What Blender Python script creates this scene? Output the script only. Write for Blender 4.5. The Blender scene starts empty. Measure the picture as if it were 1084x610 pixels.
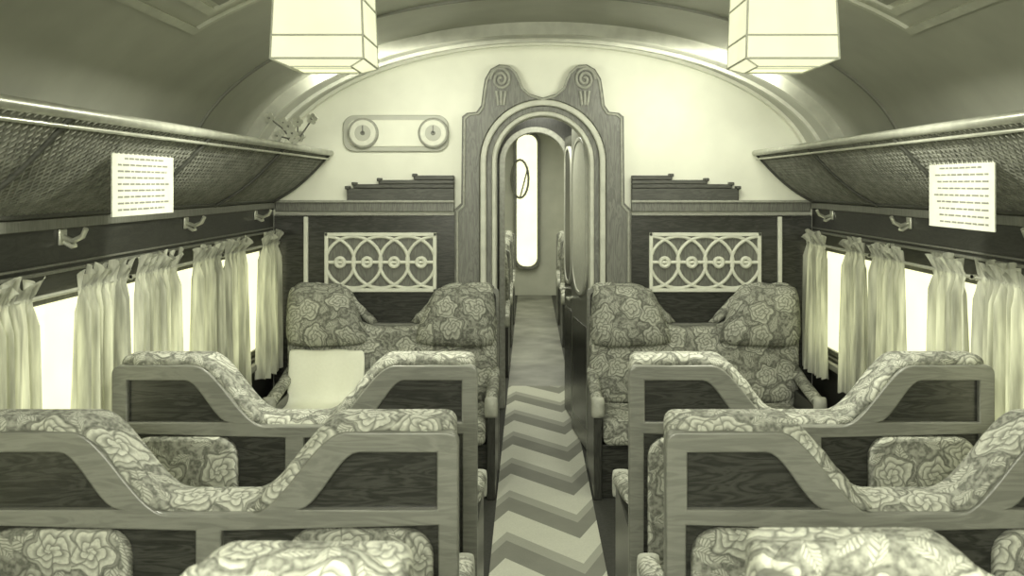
import bpy, math, random
from mathutils import Matrix, Vector
random.seed(7)
scene = bpy.context.scene
COL = scene.collection
try:
    scene.view_settings.view_transform = 'Standard'
    scene.view_settings.look = 'None'
except Exception:
    pass

# ------------------------------------------------------------------ colours
def s2l(c):
    return c/12.92 if c <= 0.04045 else ((c+0.055)/1.055)**2.4
def tint(v):
    r, g, b = 0.022+0.948*v, 0.025+0.953*v, 0.02+0.895*v
    return (s2l(r), s2l(g), s2l(b), 1.0)

class NT:
    def __init__(s, name):
        m = bpy.data.materials.new(name); m.use_nodes = True
        s.m = m; s.t = m.node_tree; s.n = s.t.nodes; s.l = s.t.links
        s.b = s.n.get('Principled BSDF')
        s.out = s.n.get('Material Output')
    def node(s, typ, **kw):
        nd = s.n.new(typ)
        for k, v in kw.items():
            if k.startswith('i_'):
                nd.inputs[k[2:]].default_value = v
            else:
                setattr(nd, k, v)
        return nd
    def math(s, op, a, b=None, c=None):
        nd = s.n.new('ShaderNodeMath'); nd.operation = op
        for i, x in enumerate((a, b, c)):
            if x is None: continue
            if hasattr(x, 'links'): s.l.new(x, nd.inputs[i])
            else: nd.inputs[i].default_value = x
        return nd.outputs[0]
    def mix(s, f, a, b):
        nd = s.n.new('ShaderNodeMix'); nd.data_type = 'RGBA'
        for i, x in ((0, f), (6, a), (7, b)):
            if hasattr(x, 'links'): s.l.new(x, nd.inputs[i])
            else: nd.inputs[i].default_value = x
        return nd.outputs[2]
    def clamp(s, x):
        c = s.n.new('ShaderNodeClamp'); s.l.new(x, c.inputs[0]); return c.outputs[0]
    def coord(s, scale=(1,1,1)):
        tc = s.n.new('ShaderNodeTexCoord'); mp = s.n.new('ShaderNodeMapping')
        mp.inputs['Scale'].default_value = scale
        s.l.new(tc.outputs['Object'], mp.inputs['Vector'])
        return mp.outputs[0]
    def noise(s, vec, scale, detail=3.0, dist=0.0):
        nd = s.n.new('ShaderNodeTexNoise')
        nd.inputs['Scale'].default_value = scale
        nd.inputs['Detail'].default_value = detail
        nd.inputs['Distortion'].default_value = dist
        s.l.new(vec, nd.inputs['Vector'])
        return nd.outputs[0]
    def bump(s, h, strength=0.3, dist=0.01):
        nd = s.n.new('ShaderNodeBump')
        nd.inputs['Strength'].default_value = strength
        nd.inputs['Distance'].default_value = dist
        s.l.new(h, nd.inputs['Height']); s.l.new(nd.outputs[0], s.b.inputs['Normal'])

def mat_plain(name, v, v2=None, scale=20, rough=0.6, stretch=(1,1,1), metal=0.0, bump=0.0):
    t = NT(name)
    if v2 is None: v2 = v*0.9
    c = t.coord(stretch)
    n = t.noise(c, scale, 4)
    k = t.clamp(t.math('MULTIPLY_ADD', n, 2.0, -0.5))
    t.l.new(t.mix(k, tint(v2), tint(v)), t.b.inputs['Base Color'])
    t.b.inputs['Roughness'].default_value = rough
    t.b.inputs['Metallic'].default_value = metal
    if bump: t.bump(n, bump)
    return t.m

def mat_wood(name, v, v2, rough=0.4, axis='z', freq=34.0):
    t = NT(name)
    st = {'z': (9, 9, 1.2), 'x': (1.2, 9, 9), 'y': (9, 1.2, 9)}[axis]
    c = t.coord(st)
    n = t.noise(c, 3.0, 6, 1.5)
    n2 = t.noise(c, 18.0, 3, 0.3)
    w = t.math('SINE', t.math('MULTIPLY', n, freq))
    w = t.math('MULTIPLY_ADD', w, 0.4, 0.5)
    w = t.clamp(t.math('ADD', t.math('MULTIPLY', w, 0.65), t.math('MULTIPLY', n2, 0.45)))
    t.l.new(t.mix(w, tint(v2), tint(v)), t.b.inputs['Base Color'])
    t.b.inputs['Roughness'].default_value = rough
    t.bump(n2, 0.12, 0.004)
    return t.m

def mat_floral(name, gain=1.0, sc=1.0):
    """rose-and-leaf moquette print: spiral-petalled roses over scattered leaves"""
    t = NT(name)
    tc = t.n.new('ShaderNodeTexCoord'); sp = t.n.new('ShaderNodeSeparateXYZ')
    t.l.new(tc.outputs['Object'], sp.inputs[0])
    wn = t.node('ShaderNodeTexNoise', i_Scale=14.0, i_Detail=2.0)
    t.l.new(tc.outputs['Object'], wn.inputs['Vector'])
    wsp = t.n.new('ShaderNodeSeparateColor'); t.l.new(wn.outputs['Color'], wsp.inputs[0])
    U = t.math('ADD', sp.outputs[0], t.math('MULTIPLY_ADD', wsp.outputs[0], .055, -.0275))
    V = t.math('ADD', t.math('ADD', sp.outputs[2], t.math('MULTIPLY', sp.outputs[1], 0.8)), t.math('MULTIPLY_ADD', wsp.outputs[1], .055, -.0275))
    cb = t.n.new('ShaderNodeCombineXYZ'); t.l.new(U, cb.inputs[0]); t.l.new(V, cb.inputs[1])
    def cells(scale, rnd, off):
        ad = t.node('ShaderNodeVectorMath', operation='ADD'); ad.inputs[1].default_value = (off, off*.7, 0)
        t.l.new(cb.outputs[0], ad.inputs[0])
        v = t.node('ShaderNodeTexVoronoi', i_Scale=scale, i_Randomness=rnd); v.voronoi_dimensions = '2D'
        t.l.new(ad.outputs[0], v.inputs['Vector'])
        d = t.node('ShaderNodeVectorMath', operation='SUBTRACT')
        t.l.new(ad.outputs[0], d.inputs[0]); t.l.new(v.outputs['Position'], d.inputs[1])
        s2 = t.n.new('ShaderNodeSeparateXYZ'); t.l.new(d.outputs[0], s2.inputs[0])
        c2 = t.n.new('ShaderNodeSeparateColor'); t.l.new(v.outputs['Color'], c2.inputs[0])
        return s2.outputs[0], s2.outputs[1], c2.outputs[0], c2.outputs[1]
    dx, dy, ra, rb = cells(6.2*sc, .62, 3.3)
    r = t.math('SQRT', t.math('ADD', t.math('MULTIPLY', dx, dx), t.math('MULTIPLY', dy, dy)))
    th = t.math('ADD', t.math('ARCTAN2', dy, dx), t.math('MULTIPLY', ra, 6.28))
    lob = t.math('MULTIPLY_ADD', t.math('SINE', t.math('MULTIPLY', th, 5.0)), .12, 1.0)
    R = t.math('MULTIPLY', t.math('DIVIDE', r, lob), 1/(.066/sc))
    inside = t.clamp(t.math('MULTIPLY', t.math('SUBTRACT', 1.0, R), 9.0))
    spir = t.math('FRACT', t.math('ADD', t.math('MULTIPLY', R, 3.2), t.math('MULTIPLY', th, 1/6.2832)))
    spir = t.clamp(t.math('MULTIPLY', spir, 1.7))
    cut = t.math('ABSOLUTE', t.math('SINE', t.math('MULTIPLY_ADD', th, 2.5, t.math('MULTIPLY', R, 2.0))))
    cut = t.clamp(t.math('MULTIPLY', cut, 3.0))
    petal = t.math('MULTIPLY', spir, cut)
    rose = t.mix(petal, tint(.38*gain), tint(.76*gain))
    rim = t.clamp(t.math('MULTIPLY', t.math('SUBTRACT', 1.11, R), 10.0))
    lx, ly, la, lb = cells(15.0*sc, .9, 1.1)
    an = t.math('MULTIPLY', la, 6.28)
    ca, sa = t.math('COSINE', an), t.math('SINE', an)
    px_ = t.math('ADD', t.math('MULTIPLY', lx, ca), t.math('MULTIPLY', ly, sa))
    py_ = t.math('SUBTRACT', t.math('MULTIPLY', ly, ca), t.math('MULTIPLY', lx, sa))
    e = t.math('ADD', t.math('POWER', t.math('ABSOLUTE', t.math('DIVIDE', px_, .042/sc)), 1.4), t.math('POWER', t.math('ABSOLUTE', t.math('DIVIDE', py_, .019/sc)), 1.2))
    leaf = t.clamp(t.math('MULTIPLY', t.math('SUBTRACT', 1.0, e), 7.0))
    vein = t.clamp(t.math('MULTIPLY', t.math('ABSOLUTE', py_), 420.0))
    ribs = t.clamp(t.math('MULTIPLY_ADD', t.math('SINE', t.math('MULTIPLY', t.math('SUBTRACT', px_, t.math('ABSOLUTE', py_)), 620.0)), 1.2, 1.1))
    lcol = t.mix(t.math('MULTIPLY', vein, ribs), tint(.44*gain), tint(.72*gain))
    n = t.noise(tc.outputs['Object'], 60.0, 3)
    bg = t.mix(t.clamp(t.math('MULTIPLY_ADD', n, 5.0, -2.1)), tint(.36*gain), tint(.60*gain))
    col = t.mix(leaf, bg, lcol)
    col = t.mix(rim, col, tint(.32*gain))
    col = t.mix(inside, col, rose)
    grain = t.noise(tc.outputs['Object'], 130.0, 3)
    col = t.mix(t.clamp(t.math('MULTIPLY_ADD', grain, 1.6, -.55)), col, tint(.56*gain))
    t.l.new(col, t.b.inputs['Base Color'])
    t.b.inputs['Roughness'].default_value = 1.0
    t.b.inputs['Specular IOR Level'].default_value = 0.05
    t.bump(t.noise(tc.outputs['Object'], 160.0, 2), 0.25, 0.003)
    return t.m

def mat_emit(name, col, strength):
    t = NT(name)
    t.b.inputs['Base Color'].default_value = tint(0.5)
    t.b.inputs['Emission Color'].default_value = col
    c = t.coord(); n = t.noise(c, 6.0, 2)
    k = t.math('MULTIPLY_ADD', n, 0.3*strength, 0.85*strength)
    t.l.new(k, t.b.inputs['Emission Strength'])
    return t.m

def mat_curtain(name):
    t = NT(name)
    c = t.coord((1, 1, 0.10))
    n = t.noise(c, 30.0, 4)
    col = t.mix(t.clamp(t.math('MULTIPLY_ADD', n, 3.0, -1.0)), tint(0.64), tint(0.96))
    t.l.new(col, t.b.inputs['Base Color']); t.b.inputs['Roughness'].default_value = 0.9
    t.b.inputs['Specular IOR Level'].default_value = 0.1
    tr = t.n.new('ShaderNodeBsdfTranslucent'); t.l.new(col, tr.inputs['Color'])
    mx = t.n.new('ShaderNodeMixShader'); mx.inputs[0].default_value = 0.48
    t.l.new(t.b.outputs[0], mx.inputs[1]); t.l.new(tr.outputs[0], mx.inputs[2])
    t.l.new(mx.outputs[0], t.out.inputs['Surface'])
    t.bump(t.noise(t.coord(), 220.0, 2), 0.2, 0.002)
    return t.m

def mat_carpet(name):
    t = NT(name)
    tc = t.n.new('ShaderNodeTexCoord'); sp = t.n.new('ShaderNodeSeparateXYZ')
    t.l.new(tc.outputs['Object'], sp.inputs[0])
    x = t.math('MULTIPLY', sp.outputs[0], 2.0)
    fr = t.math('FRACT', t.math('ADD', x, 10.38))
    zig = t.math('MINIMUM', t.math('DIVIDE', fr, .70), t.math('DIVIDE', t.math('SUBTRACT', 1.0, fr), .30))
    y = t.math('MULTIPLY_ADD', sp.outputs[1], 1.55, 20.0)
    f = t.math('FRACT', t.math('ADD', y, t.math('MULTIPLY', zig, 0.62)))
    a = t.math('GREATER_THAN', f, 0.48)
    b = t.math('GREATER_THAN', f, 0.82)
    col = t.mix(a, tint(0.86), tint(0.46))
    col = t.mix(b, col, tint(0.64))
    n = t.noise(t.coord(), 120.0, 2)
    n4 = t.noise(t.coord(), 5.0, 3)
    col2 = t.mix(t.math('MULTIPLY', n, 0.35), col, tint(0.45))
    col2 = t.mix(t.math('MULTIPLY', n4, 0.35), col2, tint(0.66))
    t.l.new(col2, t.b.inputs['Base Color']); t.b.inputs['Roughness'].default_value = 0.95
    t.bump(n, 0.3, 0.004)
    return t.m

M = dict(
 cream=mat_plain('cream_enamel', 0.95, 0.91, 6, 0.5),
 ceil=mat_plain('ceiling_paint', 0.74, 0.68, 5, 0.42),
 ceil_dk=mat_plain('ceiling_panel_paint', 0.56, 0.50, 5, 0.5),
 white=mat_plain('ivory_paint', 0.90, 0.84, 30, 0.4),
 arch=mat_plain('arch_moulding_paint', 0.82, 0.72, 14, 0.4),
 carve=mat_plain('carving_pale_wood', 0.68, 0.55, 40, 0.45),  # paler wood tone for carvings, beads and linings
 armcap=mat_plain('arm_cap_leather', 0.74, 0.60, 30, 0.55),
 frame=mat_wood('light_oak', 0.51, 0.40, 0.33, 'x', 26),
 framez=mat_wood('light_oak_upright', 0.52, 0.41, 0.36, 'z', 26),
 dark=mat_wood('walnut_panel', 0.26, 0.08, 0.25, 'x'),
 darkz=mat_wood('walnut_upright', 0.25, 0.12, 0.3, 'z'),
 wall=mat_wood('walnut_wall', 0.23, 0.12, 0.32, 'y'),
 surround=mat_wood('carved_wood', 0.48, 0.29, 0.38, 'z'),
 step=mat_wood('stepped_wood', 0.33, 0.20, 0.45, 'x'),
 floral=mat_floral('floral_moquette', 1.03),
 floral_lt=mat_floral('floral_moquette_pale', 1.18),  # paler copy of the moquette, used on the nearest row
 sun_patch=mat_plain('sun_patch_white', 1.0, 0.98, 60, 0.9, bump=0.15),  # near-white, stands in for window sunlight on the seat
 metal=mat_plain('nickel_metal', 0.85, 0.75, 30, 0.3, metal=0.5),
 rail=mat_plain('rack_rail_metal', 0.78, 0.66, 20, 0.35, metal=0.3),
 net=mat_plain('rack_netting_cord', 0.60, 0.38, 25, 0.8),
 floor=mat_plain('floor_carpet_dark', 0.24, 0.18, 60, 0.95),
 floor2=mat_plain('vestibule_lino', 0.52, 0.26, 3, 0.5),
 carpet=mat_carpet('zigzag_carpet'),
 curtain=mat_curtain('curtain_net_cloth'),
 pane=mat_emit('daylight_window_glass', (1.0, 1.0, 0.60, 1), 1.45),
 shade=mat_emit('lamp_frosted_glass', (1.0, 1.0, 0.66, 1), 0.95),
 paper=mat_plain('notice_paper', 0.87, 0.80, 15, 0.8),
 ink=mat_plain('notice_ink', 0.52, 0.45, 15, 0.8),
 petal=mat_plain('flower_petals', 0.92, 0.8, 20, 0.8),
)

# ------------------------------------------------------------------ geometry helpers
def smooth(me, angle=None):
    for p in me.polygons: p.use_smooth = True
    if angle:
        try: me.set_sharp_from_angle(angle=math.radians(angle))
        except Exception: pass

def obj(name, me, mat=None, sm=None):
    o = bpy.data.objects.new(name, me); COL.objects.link(o)
    if mat is not None:
        me.materials.clear(); me.materials.append(M[mat] if isinstance(mat, str) else mat)
    if sm: smooth(me, sm)
    return o

def mesh(name, v, f, mat, sm=None):
    me = bpy.data.meshes.new(name); me.from_pydata(v, [], f); me.update()
    return obj(name, me, mat, sm)

def boxes(name, bl, mat, bevel=0.0):
    v, f = [], []
    for (x0, x1, y0, y1, z0, z1) in bl:
        if x0 > x1: x0, x1 = x1, x0
        if y0 > y1: y0, y1 = y1, y0
        if z0 > z1: z0, z1 = z1, z0
        b = len(v)
        v += [(x0,y0,z0),(x1,y0,z0),(x1,y1,z0),(x0,y1,z0),(x0,y0,z1),(x1,y0,z1),(x1,y1,z1),(x0,y1,z1)]
        f += [tuple(b+i for i in q) for q in ((0,3,2,1),(4,5,6,7),(0,1,5,4),(1,2,6,5),(2,3,7,6),(3,0,4,7))]
    o = mesh(name, v, f, mat)
    if bevel:
        m = o.modifiers.new('bevel', 'BEVEL'); m.width = bevel; m.segments = 3
        smooth(o.data, 40)
    return o

def curve_mesh(name, splines, mat, dim='3D', cyclic=True, extrude=0, bevel=0, res=2, offset=0, M4=None, sm=40):
    cu = bpy.data.curves.new(name, 'CURVE'); cu.dimensions = dim
    if dim == '2D': cu.fill_mode = 'BOTH'
    cu.extrude = extrude; cu.bevel_depth = bevel; cu.bevel_resolution = res; cu.offset = offset
    for pts in splines:
        sp = cu.splines.new('POLY'); sp.points.add(len(pts)-1)
        for i, p in enumerate(pts):
            sp.points[i].co = (p[0], p[1], p[2] if len(p) > 2 else 0, 1)
        sp.use_cyclic_u = cyclic
    if dim == '3D': cu.use_fill_caps = True
    tmp = bpy.data.objects.new('tmp', cu); COL.objects.link(tmp)
    dg = bpy.context.evaluated_depsgraph_get(); dg.update()
    me = bpy.data.meshes.new_from_object(tmp.evaluated_get(dg))
    bpy.data.objects.remove(tmp); bpy.data.curves.remove(cu)
    me.name = name
    if M4 is not None: me.transform(M4)
    return obj(name, me, mat, sm)

RX = Matrix.Rotation(math.pi/2, 4, 'X')     # (u,v,w)->(u,-w,v)
def plate(name, splines, y0, y1, mat, bevel=0.0, ox=0.0, res=2, sm=40):
    th = abs(y1-y0)/2
    return curve_mesh(name, splines, mat, '2D', True, max(th-bevel, 0), bevel, res, -bevel,
                      Matrix.Translation((ox, (y0+y1)/2, 0)) @ RX, sm)
def tube(name, paths, r, mat, cyclic=False, res=3):
    return curve_mesh(name, paths, mat, '3D', cyclic, 0, r, res, 0, None, 60)

def join(name, objs):
    mats, v, f, mi, sm = [], [], [], [], []
    dg = bpy.context.evaluated_depsgraph_get(); dg.update()
    for o in objs:
        me = bpy.data.meshes.new_from_object(o.evaluated_get(dg))
        mt = me.materials[0]
        if mt not in mats: mats.append(mt)
        k = mats.index(mt); b = len(v)
        mw = o.matrix_world
        v += [tuple(mw @ q.co) for q in me.vertices]
        for p in me.polygons:
            f.append(tuple(b+i for i in p.vertices)); mi.append(k); sm.append(p.use_smooth)
        bpy.data.objects.remove(o)
    me = bpy.data.meshes.new(name); me.from_pydata(v, [], f)
    for m in mats: me.materials.append(m)
    me.polygons.foreach_set('material_index', mi); me.polygons.foreach_set('use_smooth', sm)
    me.update()
    try: me.set_sharp_from_angle(angle=math.radians(42))
    except Exception: pass
    o = bpy.data.objects.new(name, me); COL.objects.link(o)
    return o

def group(name, parts, loc=(0,0,0)):
    e = bpy.data.objects.new(name, None); COL.objects.link(e)
    e.empty_display_size = 0.1; e.location = loc
    for p in parts:
        p.parent = e; p.matrix_parent_inverse = Matrix.Translation(Vector(loc)).inverted()
    return e

def recenter(o):
    vs = [v.co for v in o.data.vertices]
    c = Vector([(min(v[i] for v in vs)+max(v[i] for v in vs))/2 for i in range(3)])
    o.data.transform(Matrix.Translation(-c)); o.location = c
    return o

def pillow(name, P, ydir, y, th, mat, n=14, p=3.0, back=0.3):
    v, f = [], []
    def pt(s, t):
        a, b = (s+1)/2, (t+1)/2
        x = (1-a)*(1-b)*P[0][0]+a*(1-b)*P[1][0]+a*b*P[2][0]+(1-a)*b*P[3][0]
        z = (1-a)*(1-b)*P[0][1]+a*(1-b)*P[1][1]+a*b*P[2][1]+(1-a)*b*P[3][1]
        return x, z
    for side in (0, 1):
        for j in range(n+1):
            for i in range(n+1):
                s, t = math.sin((2*i/n-1)*math.pi/2), math.sin((2*j/n-1)*math.pi/2)
                ss = s*(1-0.10*t*t*t*t); tt = t*(1-0.10*s*s*s*s)
                k = max(0.0, (1-abs(s)**p))**0.5*max(0.0, (1-abs(t)**p))**0.5
                x, z = pt(ss, tt)
                yy = y+ydir*th*k if side == 0 else y-ydir*th*back*k
                v.append((x, yy, z))
    m = (n+1)*(n+1)
    for side in (0, 1):
        for j in range(n):
            for i in range(n):
                a = side*m+j*(n+1)+i
                q = (a, a+1, a+n+2, a+n+1)
                f.append(q if side == 0 else q[::-1])
    return mesh(name, v, f, mat, 70)

def arc(cx, cy, rx, ry, a0, a1, n):
    return [(cx+rx*math.cos(math.radians(a0+(a1-a0)*i/n)), cy+ry*math.sin(math.radians(a0+(a1-a0)*i/n))) for i in range(n+1)]

# ------------------------------------------------------------------ dimensions
W = 1.62; ZC = 1.75; B = 0.80
YP = 5.90           # partition
Y0 = -2.6

def vault(name, y0, y1, inner, outer, mat, a0=0, a1=180, n=64):
    v, f = [], []
    for i in range(n+1):
        a = math.radians(a0+(a1-a0)*i/n)
        c, s = math.cos(a), math.sin(a)
        for (dy, d) in ((y0, inner), (y1, inner), (y1, outer), (y0, outer)):
            v.append(((W-d)*c, dy, ZC+(B-d)*s))
    for i in range(n):
        b = i*4
        for k in range(4):
            k2 = (k+1) % 4
            f.append((b+k, b+k2, b+4+k2, b+4+k))
    f.append((0, 1, 2, 3)); f.append((n*4+3, n*4+2, n*4+1, n*4))
    return mesh(name, v, f, mat, 40)

# ------------------------------------------------------------------ shell
recenter(boxes('floor', [(-1.75, 1.75, Y0, 16.2, -0.06, 0.0)], 'floor'))
recenter(boxes('aisle_carpet', [(-0.256, 0.256, Y0+.05, 8.2, 0.0, 0.012)], 'carpet'))
recenter(boxes('corridor_carpet', [(-0.256, 0.256, 8.2, 14.9, 0.0, 0.012)], 'floor2'))
vault('ceiling', Y0, YP+0.03, 0.0, -0.04, 'ceil')
vault('trim_1', 5.16, 5.42, 0.045, -0.01, 'ceil')
vault('trim_2', 5.13, 5.17, 0.065, 0.0, 'arch')
vault('trim_3', 5.40, 5.44, 0.065, 0.0, 'arch')
vault('trim_4', 4.39, 4.41, 0.010, 0.0, 'ceil_dk', 8, 172)
vault('trim_5', 5.84, 5.89, 0.02, 0.0, 'cream')
k = 6
for (xx, yy) in ((1.27, 3.48), (1.18, 3.38)):
    parts = []
    a = math.degrees(math.acos(xx/W)); da = 0.8
    parts.append(vault('p1', -2.3, yy, 0.014, 0.0, 'arch', a-da, a+da, 2))
    parts.append(vault('p2', -2.3, yy, 0.014, 0.0, 'arch', 180-a-da, 180-a+da, 2))
    parts.append(vault('p3', yy-0.025, yy, 0.014, 0.0, 'arch', a, 180-a, 48))
    join('trim_%d' % k, parts); k += 1
vault('ceiling_panel', -2.3, 3.36, 0.005, 0.0, 'ceil_dk', 45, 135, 48)

# windows along the sides
WINS = [(4.78-1.1*i, 5.78-1.1*i) for i in range(7)]
ZB, ZT = 0.72, 1.34
for side, nm in ((-1, 'left'), (1, 'right')):
    xa, xb = side*W, side*(W+0.10)
    bl = [(xa, xb, Y0, YP+.1, 0, ZB), (xa, xb, Y0, YP+.1, ZT, 1.93)]
    edges = [Y0]+[e for w in reversed(WINS) for e in w]+[YP+.1]
    for i in range(0, len(edges), 2):
        bl.append((xa, xb, edges[i], edges[i+1], ZB, ZT))
    recenter(boxes('wall_'+nm, bl, 'wall'))
    recenter(boxes('trim_%d' % k, [(xa, xa-side*0.02, Y0, YP-.02, 1.555, 1.59),
                          (xa, xa-side*0.012, Y0, YP-.02, 1.435, 1.443),
                          (xa, xa-side*0.016, Y0, YP-.02, 1.412, 1.424)], 'framez', 0.003)); k += 1
    recenter(boxes('trim_%d' % k, [(xa, xa-side*0.035, Y0, YP-.02, ZB-.05, ZB-.015)], 'frame', 0.005)); k += 1

wn = 1
for side in (-1, 1):
    for (a, b) in WINS:
        xf = side*(W+0.03)
        fr = boxes('frame', [(xf, xf+side*.03, a, a+.03, ZB, ZT), (xf, xf+side*.03, b-.03, b, ZB, ZT),
                             (xf, xf+side*.03, a, b, ZB, ZB+.03), (xf, xf+side*.03, a, b, ZT-.03, ZT)], 'framez', 0.004)
        gl = boxes('glass', [(side*(W+.045), side*(W+.05), a+.02, b-.02, ZB+.02, ZT-.02)], 'pane')
        group('window_%d' % wn, [fr, gl], (xf, (a+b)/2, 1.03)); wn += 1

# curtains
def curtain(side, a, b, zt=1.355, zb=0.62, seed=0):
    rnd = random.Random(seed)
    nu = 130
    ph = [rnd.uniform(0, 6.28) for _ in range(6)]
    L = b-a
    per = rnd.uniform(0.064, 0.088)
    v, f = [], []
    gather = rnd.uniform(0.76, 0.92)
    zs = [zt+.062, zt+.050, zt+.034, zt+.018, zt+.006, zt-.006, zt-.020, zt-.04]
    nb = 20
    zs += [zt-.04-(zt-.04-zb)*(i+1)/nb for i in range(nb)]
    nv = len(zs)-1
    warp = lambda s: s+0.05*math.sin(6.283*s*1.0+ph[1])+0.03*math.sin(6.283*s*2.3+ph[4])
    for j, z in enumerate(zs):
        t = max(0, (zt-z)/(zt-zb))
        for i in range(nu+1):
            s = i/nu
            yy = a+L*(0.5+(s-0.5)*(gather+(1-gather)*t**.8))
            ws = warp(s)
            main = math.sin(6.283*ws*L/per+ph[0])
            sec = 0.45*math.sin(6.283*ws*L/per*1.7+ph[2]+t*1.2)
            fine = math.sin(6.283*ws*L/.030+ph[3])
            if j < 4:       # ruffle heading
                off = (0.016*fine+.014*main)*(1-j/5)+(.016*(1-j/4))
            elif j in (4, 5):
                off = 0.004*fine
            elif j < 8:
                off = (j-5)/3*(0.010*fine*.6+.018*(main+sec)*.8)
            else:
                off = (0.021+0.011*t)*(main+sec)*.85+.004*fine*(1-t)
            xx = side*(W-0.062)-side*off
            zz = z
            if j < 3:
                k3 = (3-j)/3
                zz += k3*(.016*math.sin(6.283*ws*L/.052+ph[3])+.010*math.sin(i*.31+ph[5])-.004)
            if j == nv: zz += .005*math.sin(i*.5)
            v.append((xx, yy, zz))
    for j in range(nv):
        for i in range(nu):
            q = j*(nu+1)+i
            f.append((q, q+1, q+nu+2, q+nu+1))
    return mesh('cloth', v, f, 'curtain', 180)
sd = 0
for side in (-1, 1):
    for wi, (a, b) in enumerate(WINS[:5]):
        parts = [tube('rod', [[(side*(W-.055), a-.03, 1.355), (side*(W-.055), b+.03, 1.355)]], 0.007, 'metal')]
        parts.append(boxes('rod_brackets', [(side*W, side*(W-.06), a-.03, a-.022, 1.345, 1.363), (side*W, side*(W-.06), b+.022, b+.03, 1.345, 1.363)], 'metal'))
        w1, w2 = random.uniform(.35, .42), random.uniform(.40, .46)
        if side == -1 and wi == 1: w1, w2 = .48, .42
        for (p, q) in ((a-.03, a-.03+w1), (b+.03-w2, b+.03)):
            sd += 1
            parts.append(curtain(side, p, q, seed=sd))
        group('window_curtain', parts, (side*(W-.06), (a+b)/2, 1.0))

# ------------------------------------------------------------------ luggage racks
for side in (-1, 1):
    XR, ZR, XL, ZL = side*1.265, 1.885, side*1.60, 1.605
    ya, yb = -2.4, 5.86
    L = math.hypot(XR-XL, ZR-ZL)
    def P(u, s):
        t = s/L
        sag = 0.03*math.sin(math.pi*t)
        return (XR+(XL-XR)*t, u, ZR+(ZL-ZR)*t-sag)
    paths = []
    step = 0.036
    n = int((yb-ya+L)/step)
    for i in range(n):
        for dr in (1, -1):
            pts = []
            for kk in range(9):
                s = L*kk/8
                u = ya-L+i*step+s if dr == 1 else ya+i*step-s
                if ya <= u <= yb: pts.append(P(u, s))
            if len(pts) > 1: paths.append(pts)
    net = tube('net', paths, 0.0040, 'net', res=0)
    rail = tube('front_rail', [[(XR, ya, ZR), (XR, yb, ZR)]], 0.017, 'rail')
    rail2 = tube('front_rail_lower', [[(XR+side*0.014, ya, ZR-.035), (XR+side*0.014, yb, ZR-.035)]], 0.006, 'metal')
    low = tube('back_rail', [[(XL, ya, ZL), (XL, yb, ZL)]], 0.012, 'step')
    brs = []
    for y in (5.80, 4.73, 3.63, 2.53, 1.43, 0.33, -0.77):
        pts = [(P(0, L*q/10)[0], y, P(0, L*q/10)[2]-.012) for q in range(11)]
        brs.append(pts)
    br = tube('brackets', brs, 0.008, 'step')
    group('luggage_rack', [net, rail, rail2, low, br], (side*1.45, 1.7, 1.75))
    for y in (5.5, 4.38, 3.22, 2.1):
        xw = side*W
        h = join('coat_hook', [
            boxes('pl', [(xw, xw-side*.010, y-.025, y+.025, 1.50, 1.553)], 'metal', 0.004),
            tube('hk', [[(xw-side*.01, y, 1.525), (xw-side*.05, y-.02, 1.515), (xw-side*.085, y-.03, 1.53), (xw-side*.10, y-.04, 1.555)]], 0.009, 'metal'),
            tube('hk2', [[(xw-side*.01, y, 1.51), (xw-side*.035, y, 1.495), (xw-side*.05, y, 1.50)]], 0.008, 'metal')])
        recenter(h)

# notices
def notice(side, y0, y1, z0, z1, x):
    card = boxes('card', [(side*x, side*(x+.004), y0, y1, z0, z1)], 'paper')
    bars = []
    rnd = random.Random(3)
    n = 9
    for i in range(n):
        z = z1-0.025-i*(z1-z0-.045)/(n-1)
        y = y0+.04+(0.05 if i == 0 else 0)
        end = y1-.04-(0.05 if i in (0, n-1) else rnd.uniform(0, .05))
        while y < end:
            w = rnd.uniform(.02, .05)
            bars.append((side*(x-.0008), side*x, y, min(y+w, end), z-.003, z+.003)); y += w+.009
    ink = boxes('lettering', bars, 'ink')
    st = tube('hanging_wires', [[(side*(x+.002), y0+.03, z1), (side*(x+.004), y0+.03, z1+.012)], [(side*(x+.002), y1-.03, z1), (side*(x+.004), y1-.03, z1+.012)]], .003, 'metal')
    group('notice_card', [card, ink, st], (side*x, (y0+y1)/2, (z0+z1)/2))
notice(-1, 2.97, 3.48, 1.60, 1.805, 1.345)
notice(1, 3.06, 3.56, 1.55, 1.78, 1.37)

# ------------------------------------------------------------------ partition
DH = 0.375; DS = 1.83
opening = [(DH, 0), ]+[(DH, DS)]+arc(0, DS, DH, DH, 0, 180, 24)[1:]+[(-DH, 0)]
outl = [(-DH, 0), (-W-.05, 0), (-W-.05, ZC)]+[( (W+.03)*math.cos(math.radians(a)), ZC+(B+.03)*math.sin(math.radians(a))) for a in range(180, -1, -4)]+[(W+.05, 0)]
poly = outl+opening[:-1]
plate('wall_front', [poly], YP, YP+.08, 'cream', sm=None)

def arch_ring(r0, r1):
    o = [(r1, 0)]+arc(0, DS, r1, r1, 0, 180, 32)+[(-r1, 0)]
    i = [(-r0, 0)]+arc(0, DS, r0, r0, 180, 0, 32)+[(r0, 0)]
    return o+i
group('door_1', [
    plate('outer_moulding', [arch_ring(.338, .373)], YP-.075, YP+.08, 'arch', .008),
    plate('middle_moulding', [arch_ring(.303, .340)], YP-.045, YP+.10, 'surround', .006),
    plate('inner_moulding', [arch_ring(.278, .305)], YP-.060, YP+.11, 'arch', .008)], (0, YP, 1))

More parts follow.
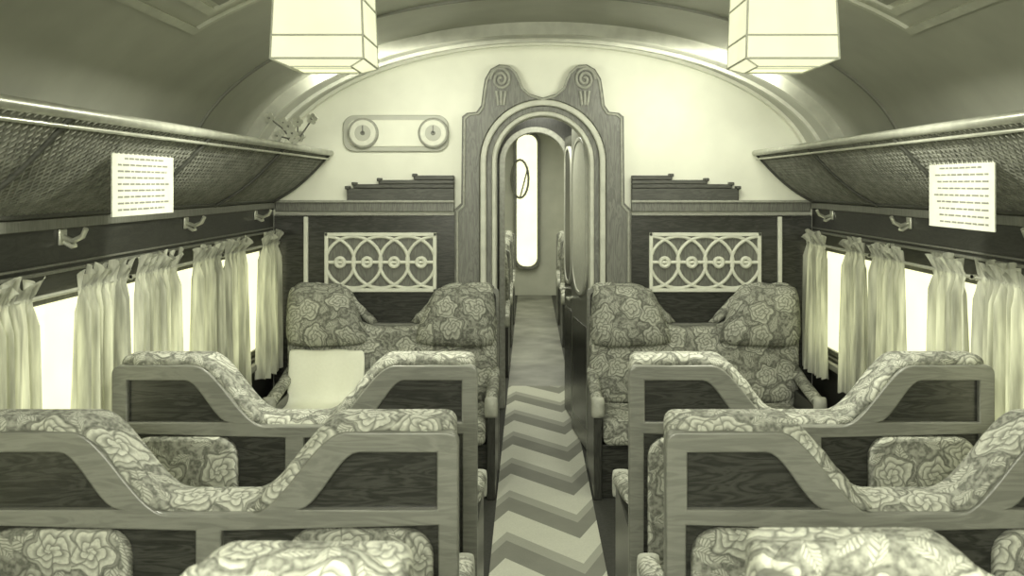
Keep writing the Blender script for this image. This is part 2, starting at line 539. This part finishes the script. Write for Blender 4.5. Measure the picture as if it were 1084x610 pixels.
# carved surround
half = [(93,500),(93,222),(86,215),(85,124),(80,120),(70,119),(65,112),(63,96),(61,84),(55,74),(46,69),(37,70),(30,76),(26,84),(23,92),(14,100),(0,104)]
prof = [(a/176.0, max(1.7+(195-b)/176.0, 0)) for a, b in half]
prof[0] = (prof[0][0], 0)
right = prof
left = [(-a, b) for a, b in reversed(right)]
inner = [(-.376, 0)]+arc(0, DS, .376, .376, 180, 0, 28)+[(.376, 0)]
sur = plate('surround_board', [right+left[1:]+inner], YP-.05, YP-.001, 'surround', .006)
bead = tube('edge_bead', [[(a*.965, YP-.052, b-.012) for a, b in right]+[(a*.965, YP-.052, b-.012) for a, b in left[1:]]], .008, 'carve')
sp = []
for s in (-1, 1):
    pts = []
    for i in range(60):
        a = i*0.25; r = 0.062*(1-i/66)
        pts.append((s*(.25+r*math.cos(a)), YP-.055, 2.325+r*math.sin(a)*1.15))
    sp.append(pts)
    for dx in (-.02, 0, .02):
        sp.append([(s*(.25+dx*.8), YP-.055, 2.17), (s*(.25+dx*1.4), YP-.055, 2.255)])
spi = tube('scroll_carvings', sp, .009, 'carve')
group('carved_door_surround', [sur, bead, spi], (0, YP, 1.2))

# stepped crest, rails, wainscot either side
for s in (-1, 1):
    def R(x0, x1, z0, z1, d): return (s*x0, s*x1, YP-d, YP-.001, z0, z1)
    recenter(boxes('trim_%d' % k, [R(.53, 1.17, 1.60, 1.675, .05), R(.53, 1.13, 1.675, 1.70, .055), R(.53, .98, 1.70, 1.725, .06), R(.53, .77, 1.725, 1.752, .065)], 'step', .005)); k += 1
    tips = []
    for (xx, zz) in ((1.17, 1.683), (1.13, 1.706), (.98, 1.731), (.77, 1.757)):
        tips.append(R(xx-.018, xx+.010, zz-.014, zz+.006, .067))
    recenter(boxes('trim_%d' % k, tips, 'step', .005)); k += 1
    recenter(boxes('trim_%d' % k, [R(.53, 1.60, 1.535, 1.60, .04)], 'surround', .004)); k += 1
    recenter(boxes('trim_%d' % k, [R(.53, 1.60, 1.590, 1.604, .055), R(.53, 1.60, 1.512, 1.522, .045)], 'carve', .003)); k += 1
    recenter(boxes('wainscot_panel', [R(.53, 1.61, 0.0, 1.51, .025)], 'dark'))
    recenter(boxes('trim_%d' % k, [R(1.405, 1.43, .70, 1.505, .045)], 'white', .004)); k += 1
    x0, x1, z0, z1 = .635, 1.305, 1.055, 1.41
    fr = boxes('frame', [R(x0, x1, z0, z0+.022, .05), R(x0, x1, z1-.022, z1, .05), R(x0, x0+.022, z0, z1, .05), R(x1-.022, x1, z0, z1, .05)], 'white', .004)
    cz = (z0+z1)/2; r = (z1-z0)/2-.02
    pa = []
    n = 4
    for i in range(n+1):
        cx = x0+.012+ (x1-x0-.024)*(i)/(n)
        pts = []
        rr = r*0.98
        for q in range(41):
            a = math.radians(q*9)
            X = cx+rr*1.08*math.cos(a)
            if x0+.012 <= X <= x1-.012: pts.append((s*X, YP-.038, cz+rr*math.sin(a)))
            else:
                if len(pts) > 1: pa.append(pts)
                pts = []
        if len(pts) > 1: pa.append(pts)
    pa.append([(s*x0, YP-.038, cz), (s*x1, YP-.038, cz)])
    rings = tube('interlaced_rings', pa, .0105, 'white')
    pc = []
    for i in range(n):
        cx = x0+.012+(x1-x0-.024)*(i+.5)/n
        pc.append([(s*(cx+.026*math.cos(math.radians(q*20))), YP-.042, cz+.026*math.sin(math.radians(q*20))) for q in range(18)])
    ros = tube('rosettes', pc, .012, 'white', cyclic=True)
    bk = boxes('backing', [R(x0+.01, x1-.01, z0+.01, z1-.01, .028)], 'surround')
    group('lattice_grille', [fr, rings, ros, bk], (s*.97, YP, cz))

# instrument plaque
def rrect(x0, x1, z0, z1, r, n=6):
    return arc(x1-r, z1-r, r, r, 0, 90, n)+arc(x0+r, z1-r, r, r, 90, 180, n)+arc(x0+r, z0+r, r, r, 180, 270, n)+arc(x1-r, z0+r, r, r, 270, 360, n)
pl = [plate('plaque', [rrect(-1.20, -.565, 1.895, 2.115, .07)], YP-.02, YP-.001, 'ceil', .006)]
pl.append(plate('plaque_field', [rrect(-1.17, -.595, 1.925, 2.085, .05)], YP-.025, YP-.005, 'cream', .004))
def disc(nm, cx, cz, r, y0, y1, mat, bev=.004):
    return plate(nm, [arc(cx, cz, r, r, 0, 352.5, 47)], y0, y1, mat, bev)
for i, cx in enumerate((-1.075, -.655)):
    pl.append(disc('bezel_%d' % (i+1), cx, 2.005, .092, YP-.05, YP-.01, 'carve', .01))
    pl.append(disc('dial_%d' % (i+1), cx, 2.005, .078, YP-.055, YP-.03, 'white'))
    pl.append(disc('inner_ring_%d' % (i+1), cx, 2.005, .048, YP-.0565, YP-.04, 'ceil', .002))
    pl.append(disc('hub_%d' % (i+1), cx, 2.005, .014, YP-.06, YP-.04, 'frame'))
    pl.append(boxes('needle_%d' % (i+1), [(cx-.004, cx+.004, YP-.060, YP-.055, 2.005, 2.05)], 'frame'))
group('instrument_panel', pl, (-.87, YP, 2.0))

# flower spray on the rack end
rnd = random.Random(5)
stems, pet = [], []
base = Vector((-1.27, 4.95, 1.90))
for i in range(9):
    tip = base+Vector((rnd.uniform(-.13, .10), rnd.uniform(-.05, .05), rnd.uniform(.03, .14)))
    stems.append([tuple(base), tuple((base+tip)/2+Vector((.01, 0, .01))), tuple(tip)])
    for q in range(5):
        a = q*1.256
        c = tip+Vector((.017*math.cos(a), -.004, .017*math.sin(a)))
        pet.append([(c.x, c.y-.006, c.z), (c.x+.001, c.y+.006, c.z)])
fl = [tube('stems', stems, .004, 'frame'), tube('petals', pet, .012, 'petal'),
      curve_mesh('holder', [[(base.x, base.y, base.z+.003), (base.x, base.y, base.z+.02)]], 'metal', '3D', False, 0, .014, 3)]
group('flower_spray', fl, tuple(base))

# ------------------------------------------------------------------ passage & far saloon
recenter(boxes('wall_passage_left', [(-.50, -.42, YP+.08, 7.5, 0, 2.5)], 'surround'))
recenter(boxes('wall_passage_right', [(.42, .50, YP+.08, 7.5, 0, 2.5)], 'surround'))
recenter(boxes('ceiling_passage', [(-.42, .42, YP+.08, 7.5, 2.32, 2.4)], 'ceil'))
cx, hw = -.035, .245
out2 = [(cx-hw, 0), (-1.62, 0), (-1.62, 2.55), (1.62, 2.55), (1.62, 0), (cx+hw, 0)]+arc(cx, 1.86, hw, hw, 0, 180, 20)
plate('wall_second', [out2], 7.5, 7.56, 'darkz', sm=None)
ring2 = [(cx+hw+.03, 0)]+arc(cx, 1.86, hw+.03, hw+.03, 0, 180, 24)+[(cx-hw-.03, 0), (cx-hw+.015, 0)]+arc(cx, 1.86, hw-.015, hw-.015, 180, 0, 24)+[(cx+hw-.015, 0)]
group('door_2', [plate('arch_lining', [ring2], 7.42, 7.5, 'carve', .008)], (cx, 7.5, 1))
def leaf_door(name, hx, hy, tx, ty, zt, wood, glassmat):
    L = math.hypot(tx-hx, ty-hy); ang = math.atan2(ty-hy, tx-hx)
    T = Matrix.Translation((hx, hy, 0)) @ Matrix.Rotation(ang, 4, 'Z')
    ps = [boxes('leaf', [(0, L, -.04, 0, .02, zt)], wood, 0),
          plate('glass', [rrect(.10, L-.10, 1.0, zt-.10, (L-.2)*.45, 8)], -.002, .010, glassmat, .003),
          plate('glass_beading', [rrect(.075, L-.075, .975, zt-.075, (L-.15)*.45, 8), rrect(.10, L-.10, 1.0, zt-.10, (L-.2)*.45, 8)], -.002, .016, 'arch', .003),
          plate('lower_panel', [rrect(.08, L-.08, .15, .80, .04)], -.002, .008, 'dark', .003),
          tube('handle', [[(L-.04, 0, .92), (L-.04, .04, .92), (L-.13, .04, .92)]], .009, 'metal')]
    for p_ in ps: p_.data.transform(T)
    return group(name, ps, (hx, hy, 1))
leaf_door('door_3', .295, 6.06, .212, 6.78, 2.08, 'frame', 'white')
leaf_door('door_4', .235, 6.90, .185, 7.38, 2.05, 'dark', 'step')
# far saloon shell
recenter(boxes('wall_far_left', [(-1.70, -1.62, 7.56, 15, 0, .75), (-1.70, -1.62, 7.56, 15, 1.4, 2.55)], 'ceil'))
recenter(boxes('wall_far_right', [(1.62, 1.70, 7.56, 15, 0, .75), (1.62, 1.70, 7.56, 15, 1.4, 2.55)], 'ceil'))
recenter(boxes('ceiling_far', [(-1.70, 1.70, 7.56, 15, 2.55, 2.62)], 'ceil'))
for s in (-1, 1):
    g = boxes('glass', [(s*1.67, s*1.68, 7.56, 15, .75, 1.4)], 'pane')
    f_ = boxes('mullions', [(s*1.62, s*1.66, y, y+.08, .75, 1.4) for y in (7.6, 9, 10.4, 11.8, 13.2, 14.6)], 'framez')
    group('window_%d' % wn, [g, f_], (s*1.65, 12, 1.1)); wn += 1
recenter(boxes('wall_far_end', [(-1.7, 1.7, 15.0, 15.08, 0, 2.6)], 'ceil'))
wx0, wx1, wz0, wz1 = -.27, .04, .45, 2.45
g = plate('glass', [rrect(wx0, wx1, wz0, wz1, .13)], 14.94, 14.97, 'pane')
rim = plate('rim', [rrect(wx0-.05, wx1+.05, wz0-.05, wz1+.05, .16), rrect(wx0, wx1, wz0, wz1, .13)], 14.90, 14.999, 'surround', .006)
scr = tube('ring_reflection', [[(-.22+.13*math.cos(t*.314), 14.90, 1.78+.29*math.sin(t*.314)) for t in range(20)]], .018, 'surround', cyclic=True)  # ring and bar model a reflection in the glass as solid tubes
scr2 = tube('reflection_bar', [[(-.22, 14.90, 1.49), (-.10, 14.90, 1.95)]], .012, 'surround')
group('window_%d' % wn, [g, rim, scr, scr2], (-.1, 14.95, 1.4)); wn += 1
recenter(boxes('wall_back', [(-1.75, 1.75, Y0-.08, Y0, 0, 2.6)], 'cream'))

# ------------------------------------------------------------------ seats
HW = .625
ZLO = .872
def half_profile(lo, hi, u0=.10, u1=.345, n=14):
    pts = []
    for i in range(n+1):
        t = i/n
        k_ = t*t*(3-2*t)
        pts.append((u0+(u1-u0)*t, lo+(hi-lo)*k_))
    return pts
def outline(lo, hi, hw, zb, u0=.10, u1=.345):
    h = half_profile(lo, hi, u0, u1)
    r_ = [(hw, zb), ]+arc(hw-.03, hi-.03, .03, .03, 0, 90, 5)+[(a, b) for a, b in reversed(h)]
    l_ = [(-a, b) for a, b in reversed(r_)]
    return r_+l_

def lumpy_roll(name, ctl, cx, s, yy, r, fab):
    """upholstered roll along the top with uneven stuffing"""
    seg = [0]
    for i in range(1, len(ctl)): seg.append(seg[-1]+math.dist(ctl[i-1], ctl[i]))
    N = 36; ring = 12; v, f = [], []
    ph = random.uniform(0, 6)
    for j in range(N+1):
        d = seg[-1]*j/N
        i = max(q for q in range(len(seg)) if seg[q] <= d+1e-9); i = min(i, len(ctl)-2)
        t = (d-seg[i])/(seg[i+1]-seg[i])
        x = ctl[i][0]+(ctl[i+1][0]-ctl[i][0])*t; z = ctl[i][1]+(ctl[i+1][1]-ctl[i][1])*t
        dx, dz = ctl[i+1][0]-ctl[i][0], ctl[i+1][1]-ctl[i][1]; l = math.hypot(dx, dz); dx /= l; dz /= l
        rr = r*(1+.16*math.sin(d*28+ph)+.10*math.sin(d*61+ph*2))
        rr *= max(.15, math.sin(math.pi*min(1, max(0, (j+.3)/(3.2)))/2)) if j < 3 else 1
        rr *= max(.15, math.sin(math.pi*min(1, (N-j+.3)/3.2)/2)) if j > N-3 else 1
        for q in range(ring):
            a = 6.2832*q/ring
            ny, nn = math.cos(a)*rr*1.15, math.sin(a)*rr
            v.append((cx+s*(x+nn*dz), yy+ny, z-nn*dx*(1)))
    for j in range(N):
        for q in range(ring):
            a = j*ring+q; b = j*ring+(q+1) % ring
            f.append((a, b, b+ring, a+ring))
    f.append(tuple(range(ring))); f.append(tuple(N*ring+q for q in range(ring)))
    return mesh(name, v, f, fab, 80)

def bench(cx, yb, d, name='train_seat', ZHI=1.080, fab='floral', rollr=.024):
    parts = []
    y = lambda a: yb+d*a
    holes = []
    for s in (-1, 1):
        hp = [(.572, .885), (.572, ZHI-.052), (.375, ZHI-.052)]
        for i in range(1, 11):
            t = i/10; kk_ = t*t*(3-2*t)
            hp.append((.375-.150*t, ZHI-.052-(ZHI-.052-.885)*kk_))
        holes.append([(s*a, b) for a, b in hp])
        holes.append([(s*a, b) for a, b in [(.575, .10), (.575, .846), (.032, .832), (.032, .10)]])
    parts.append(plate('back_frame', [outline(ZLO, ZHI, HW, .0)]+holes, y(0), y(.045), 'frame', .005, cx))
    parts.append(plate('back_board', [outline(ZLO-.02, ZHI-.02, HW-.02, .04)], y(.022), y(.05), 'dark', .001, cx))
    if d > 0:
        for i, s in enumerate((-1, 1)):
            a0, a1 = sorted((cx+s*.195, cx+s*.562))
            parts.append(plate('back_pad_%d' % (i+1), [rrect(a0, a1, .34, .836, .07)], y(-.012), y(.03), fab, .014, 0, 4))
    if d > 0:
        parts.append(plate('back_cushion', [outline(ZLO+.028, ZHI+.026, HW-.012, .40, .085, .325)], y(.03), y(.17), fab, .035, cx, 5, 60))
    else:
        parts.append(plate('back_cushion', [outline(ZLO-.01, .93, HW-.012, .40, .085, .325)], y(.03), y(.15), fab, .035, cx, 5, 60))
    for i, s in enumerate((-1, 1)):
        ctl = [(HW-.030, ZHI+.006), (.5, ZHI+.012), (.42, ZHI+.012), (.345, ZHI+.004)]+[(a, b+.008) for a, b in list(reversed(half_profile(ZLO, ZHI)))[2::2]]
        parts.append(lumpy_roll('top_roll_%d' % (i+1), ctl, cx, s, y(.035), rollr, fab))
    for i, s in enumerate((-1, 1)):
        a0, a1 = sorted((cx+s*.008, cx+s*.57))
        b0, b1 = sorted((y(.14), y(.62)))
        parts.append(boxes('seat_cushion_%d' % (i+1), [(a0, a1, b0, b1, .29, .43)], fab, .04))
    b0, b1 = sorted((y(.05), y(.56)))
    parts.append(boxes('seat_base', [(cx-.58, cx+.58, b0, b1, .0, .29)], 'dark', .004))
    for i, s in enumerate((-1, 1)):
        a0, a1 = sorted((cx+s*.575, cx+s*.62))
        b0, b1 = sorted((y(.045), y(.60)))
        parts.append(boxes('arm_panel_%d' % (i+1), [(a0, a1, b0, b1, .0, .50)], 'darkz', .006))
        pts = [(cx+s*.598, y(.10), .60), (cx+s*.598, y(.25), .565), (cx+s*.598, y(.45), .535), (cx+s*.598, y(.58), .515)]
        parts.append(tube('arm_pad_%d' % (i+1), [pts], .034, fab, res=5))
        c = (cx+s*.598)
        parts.append(pillow('arm_scroll_%d' % (i+1), [(c-.036, .44), (c+.036, .44), (c+.036, .555), (c-.036, .555)], d, y(.59), .035, 'armcap', 8))
    if d < 0:
        for i, s in enumerate((-1, 1)):
            P4 = [(cx+s*.115, .765), (cx+s*.615, .745), (cx+s*.60, 1.115), (cx+s*.25, 1.105)]
            if s < 0: P4 = [P4[1], P4[0], P4[3], P4[2]]
            parts.append(pillow('head_rest_%d' % (i+1), P4, d, y(.155), .12, fab, 18, 4))
            Q = [(cx+s*.02, .42), (cx+s*.60, .42), (cx+s*.60, .75), (cx+s*.02, .79)]
            if s < 0: Q = [Q[1], Q[0], Q[3], Q[2]]
            parts.append(pillow('lower_back_%d' % (i+1), Q, d, y(.13), .06, fab, 16, 5))
    return group(name, parts, (cx, yb+d*.3, 0)), parts

XC = .26+HW+.0
for s in (-1, 1):
    bench(s*XC, 5.865, -1)
    bench(s*XC, 3.35, 1)
    bench(s*XC, 2.45, 1)
    bench(s*XC, 1.47, 1, ZHI=1.088+(.022 if s > 0 else 0), fab='floral_lt', rollr=.036)
    for yy in (9.2, 10.8, 12.4):
        bench(s*XC, yy, -1)

# white sheet added as the sunlit patch on the far left seat
def drape(name, x0, x1, path, mat='sun_patch', n=14):
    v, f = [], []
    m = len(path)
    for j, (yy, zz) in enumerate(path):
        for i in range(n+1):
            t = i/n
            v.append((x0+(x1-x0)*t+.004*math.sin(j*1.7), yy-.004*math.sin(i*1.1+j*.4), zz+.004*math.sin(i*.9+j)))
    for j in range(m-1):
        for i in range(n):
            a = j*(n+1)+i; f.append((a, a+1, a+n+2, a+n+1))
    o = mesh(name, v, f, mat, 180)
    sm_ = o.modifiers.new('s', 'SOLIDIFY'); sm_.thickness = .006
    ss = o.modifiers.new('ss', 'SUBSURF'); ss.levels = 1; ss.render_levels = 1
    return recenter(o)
drape('seat_sun_patch', -1.47, -1.03, [(5.655, .748), (5.645, .66), (5.640, .56), (5.635, .48), (5.60, .445), (5.50, .442), (5.38, .442), (5.27, .437), (5.228, .41), (5.222, .33)])

# ------------------------------------------------------------------ lamps
def lamp(s, y):
    x = s*.765
    zb_, zt_ = 2.105, 2.42
    hb, ht = .150, .138
    def ringpts(h, z): return [(x-h, y-h, z), (x+h, y-h, z), (x+h, y+h, z), (x-h, y+h, z)]
    v = ringpts(hb, zb_)+ringpts(ht, zt_)+ringpts(.10, zb_-.02)
    f = [(0,1,5,4), (1,2,6,5), (2,3,7,6), (3,0,4,7), (4,5,6,7), (1,0,8,9), (2,1,9,10), (3,2,10,11), (0,3,11,8)]
    sh = mesh('shade', v, f, 'shade')
    bars = []
    for i in range(4):
        bars.append([v[i], v[4+i]]); bars.append([v[i], v[(i+1) % 4]]); bars.append([v[8+i], v[8+(i+1) % 4]]); bars.append([v[i], v[8+i]])
    for zz in (2.18, 2.30):
        h = hb+(ht-hb)*(zz-zb_)/(zt_-zb_)+.001
        r_ = ringpts(h, zz)
        for i in range(4): bars.append([r_[i], r_[(i+1) % 4]])
    fr = tube('glazing_bars', bars, .0035, 'white', res=2)
    cap = boxes('canopy', [(x-.145, x+.145, y-.145, y+.145, 2.415, 2.435)], 'metal', .004)
    post = boxes('mounting', [(x-.05, x+.05, y-.05, y+.05, 2.43, 2.46)], 'metal')
    group('ceiling_lamp', [sh, fr, cap, post], (x, y, 2.3))
    ld = bpy.data.lights.new('lamp_bulb', 'AREA'); ld.shape = 'SQUARE'; ld.size = .18
    ld.energy = 19; ld.color = (1, .995, .82)
    lo = bpy.data.objects.new('lamp_bulb', ld); COL.objects.link(lo)
    lo.location = (x, y, zb_-.024)
for y in (3.30, 0.6, -1.6):
    for s in (-1, 1): lamp(s, y)

def area(name, loc, rot, sx, sy, e, col=(1, .995, .82)):
    ld = bpy.data.lights.new(name, 'AREA'); ld.shape = 'RECTANGLE'; ld.size = sx; ld.size_y = sy
    ld.energy = e; ld.color = col
    lo = bpy.data.objects.new(name, ld); COL.objects.link(lo)
    lo.location = loc; lo.rotation_euler = rot
area('camera_fill', (-.3, -1.2, 2.15), (math.radians(82), 0, 0), 1.0, .4, 90)  # added unseen fill light behind the camera
area('partition_fill', (.80, 5.02, 2.28), (math.radians(62), 0, 0), .7, .12, 8.0)  # pair of added fill lights washing the partition, no fitting there
area('partition_fill', (-.80, 5.02, 2.28), (math.radians(62), 0, 0), .7, .12, 6.6)
area('far_saloon_light', (0, 11, 2.5), (0, 0, 0), 1.5, 5, 105)
area('passage_light', (0, 6.9, 2.3), (0, 0, 0), .3, .6, 12)

w = bpy.data.worlds.new('world'); scene.world = w; w.use_nodes = True
w.node_tree.nodes['Background'].inputs[0].default_value = (1, 1, .8, 1)
w.node_tree.nodes['Background'].inputs[1].default_value = .3

# ------------------------------------------------------------------ camera
cd = bpy.data.cameras.new('camera'); cam = bpy.data.objects.new('camera', cd); COL.objects.link(cam)
cd.sensor_width = 36.0; cd.lens = 36.0*1038/1084
cd.shift_x = -18/1084; cd.shift_y = -110/1084
cd.clip_start = .05
cd.dof.use_dof = True; cd.dof.focus_distance = 4.6; cd.dof.aperture_fstop = 6.0
cam.location = (-.083, 0, 1.7); cam.rotation_euler = (math.pi/2, 0, 0)
scene.camera = cam
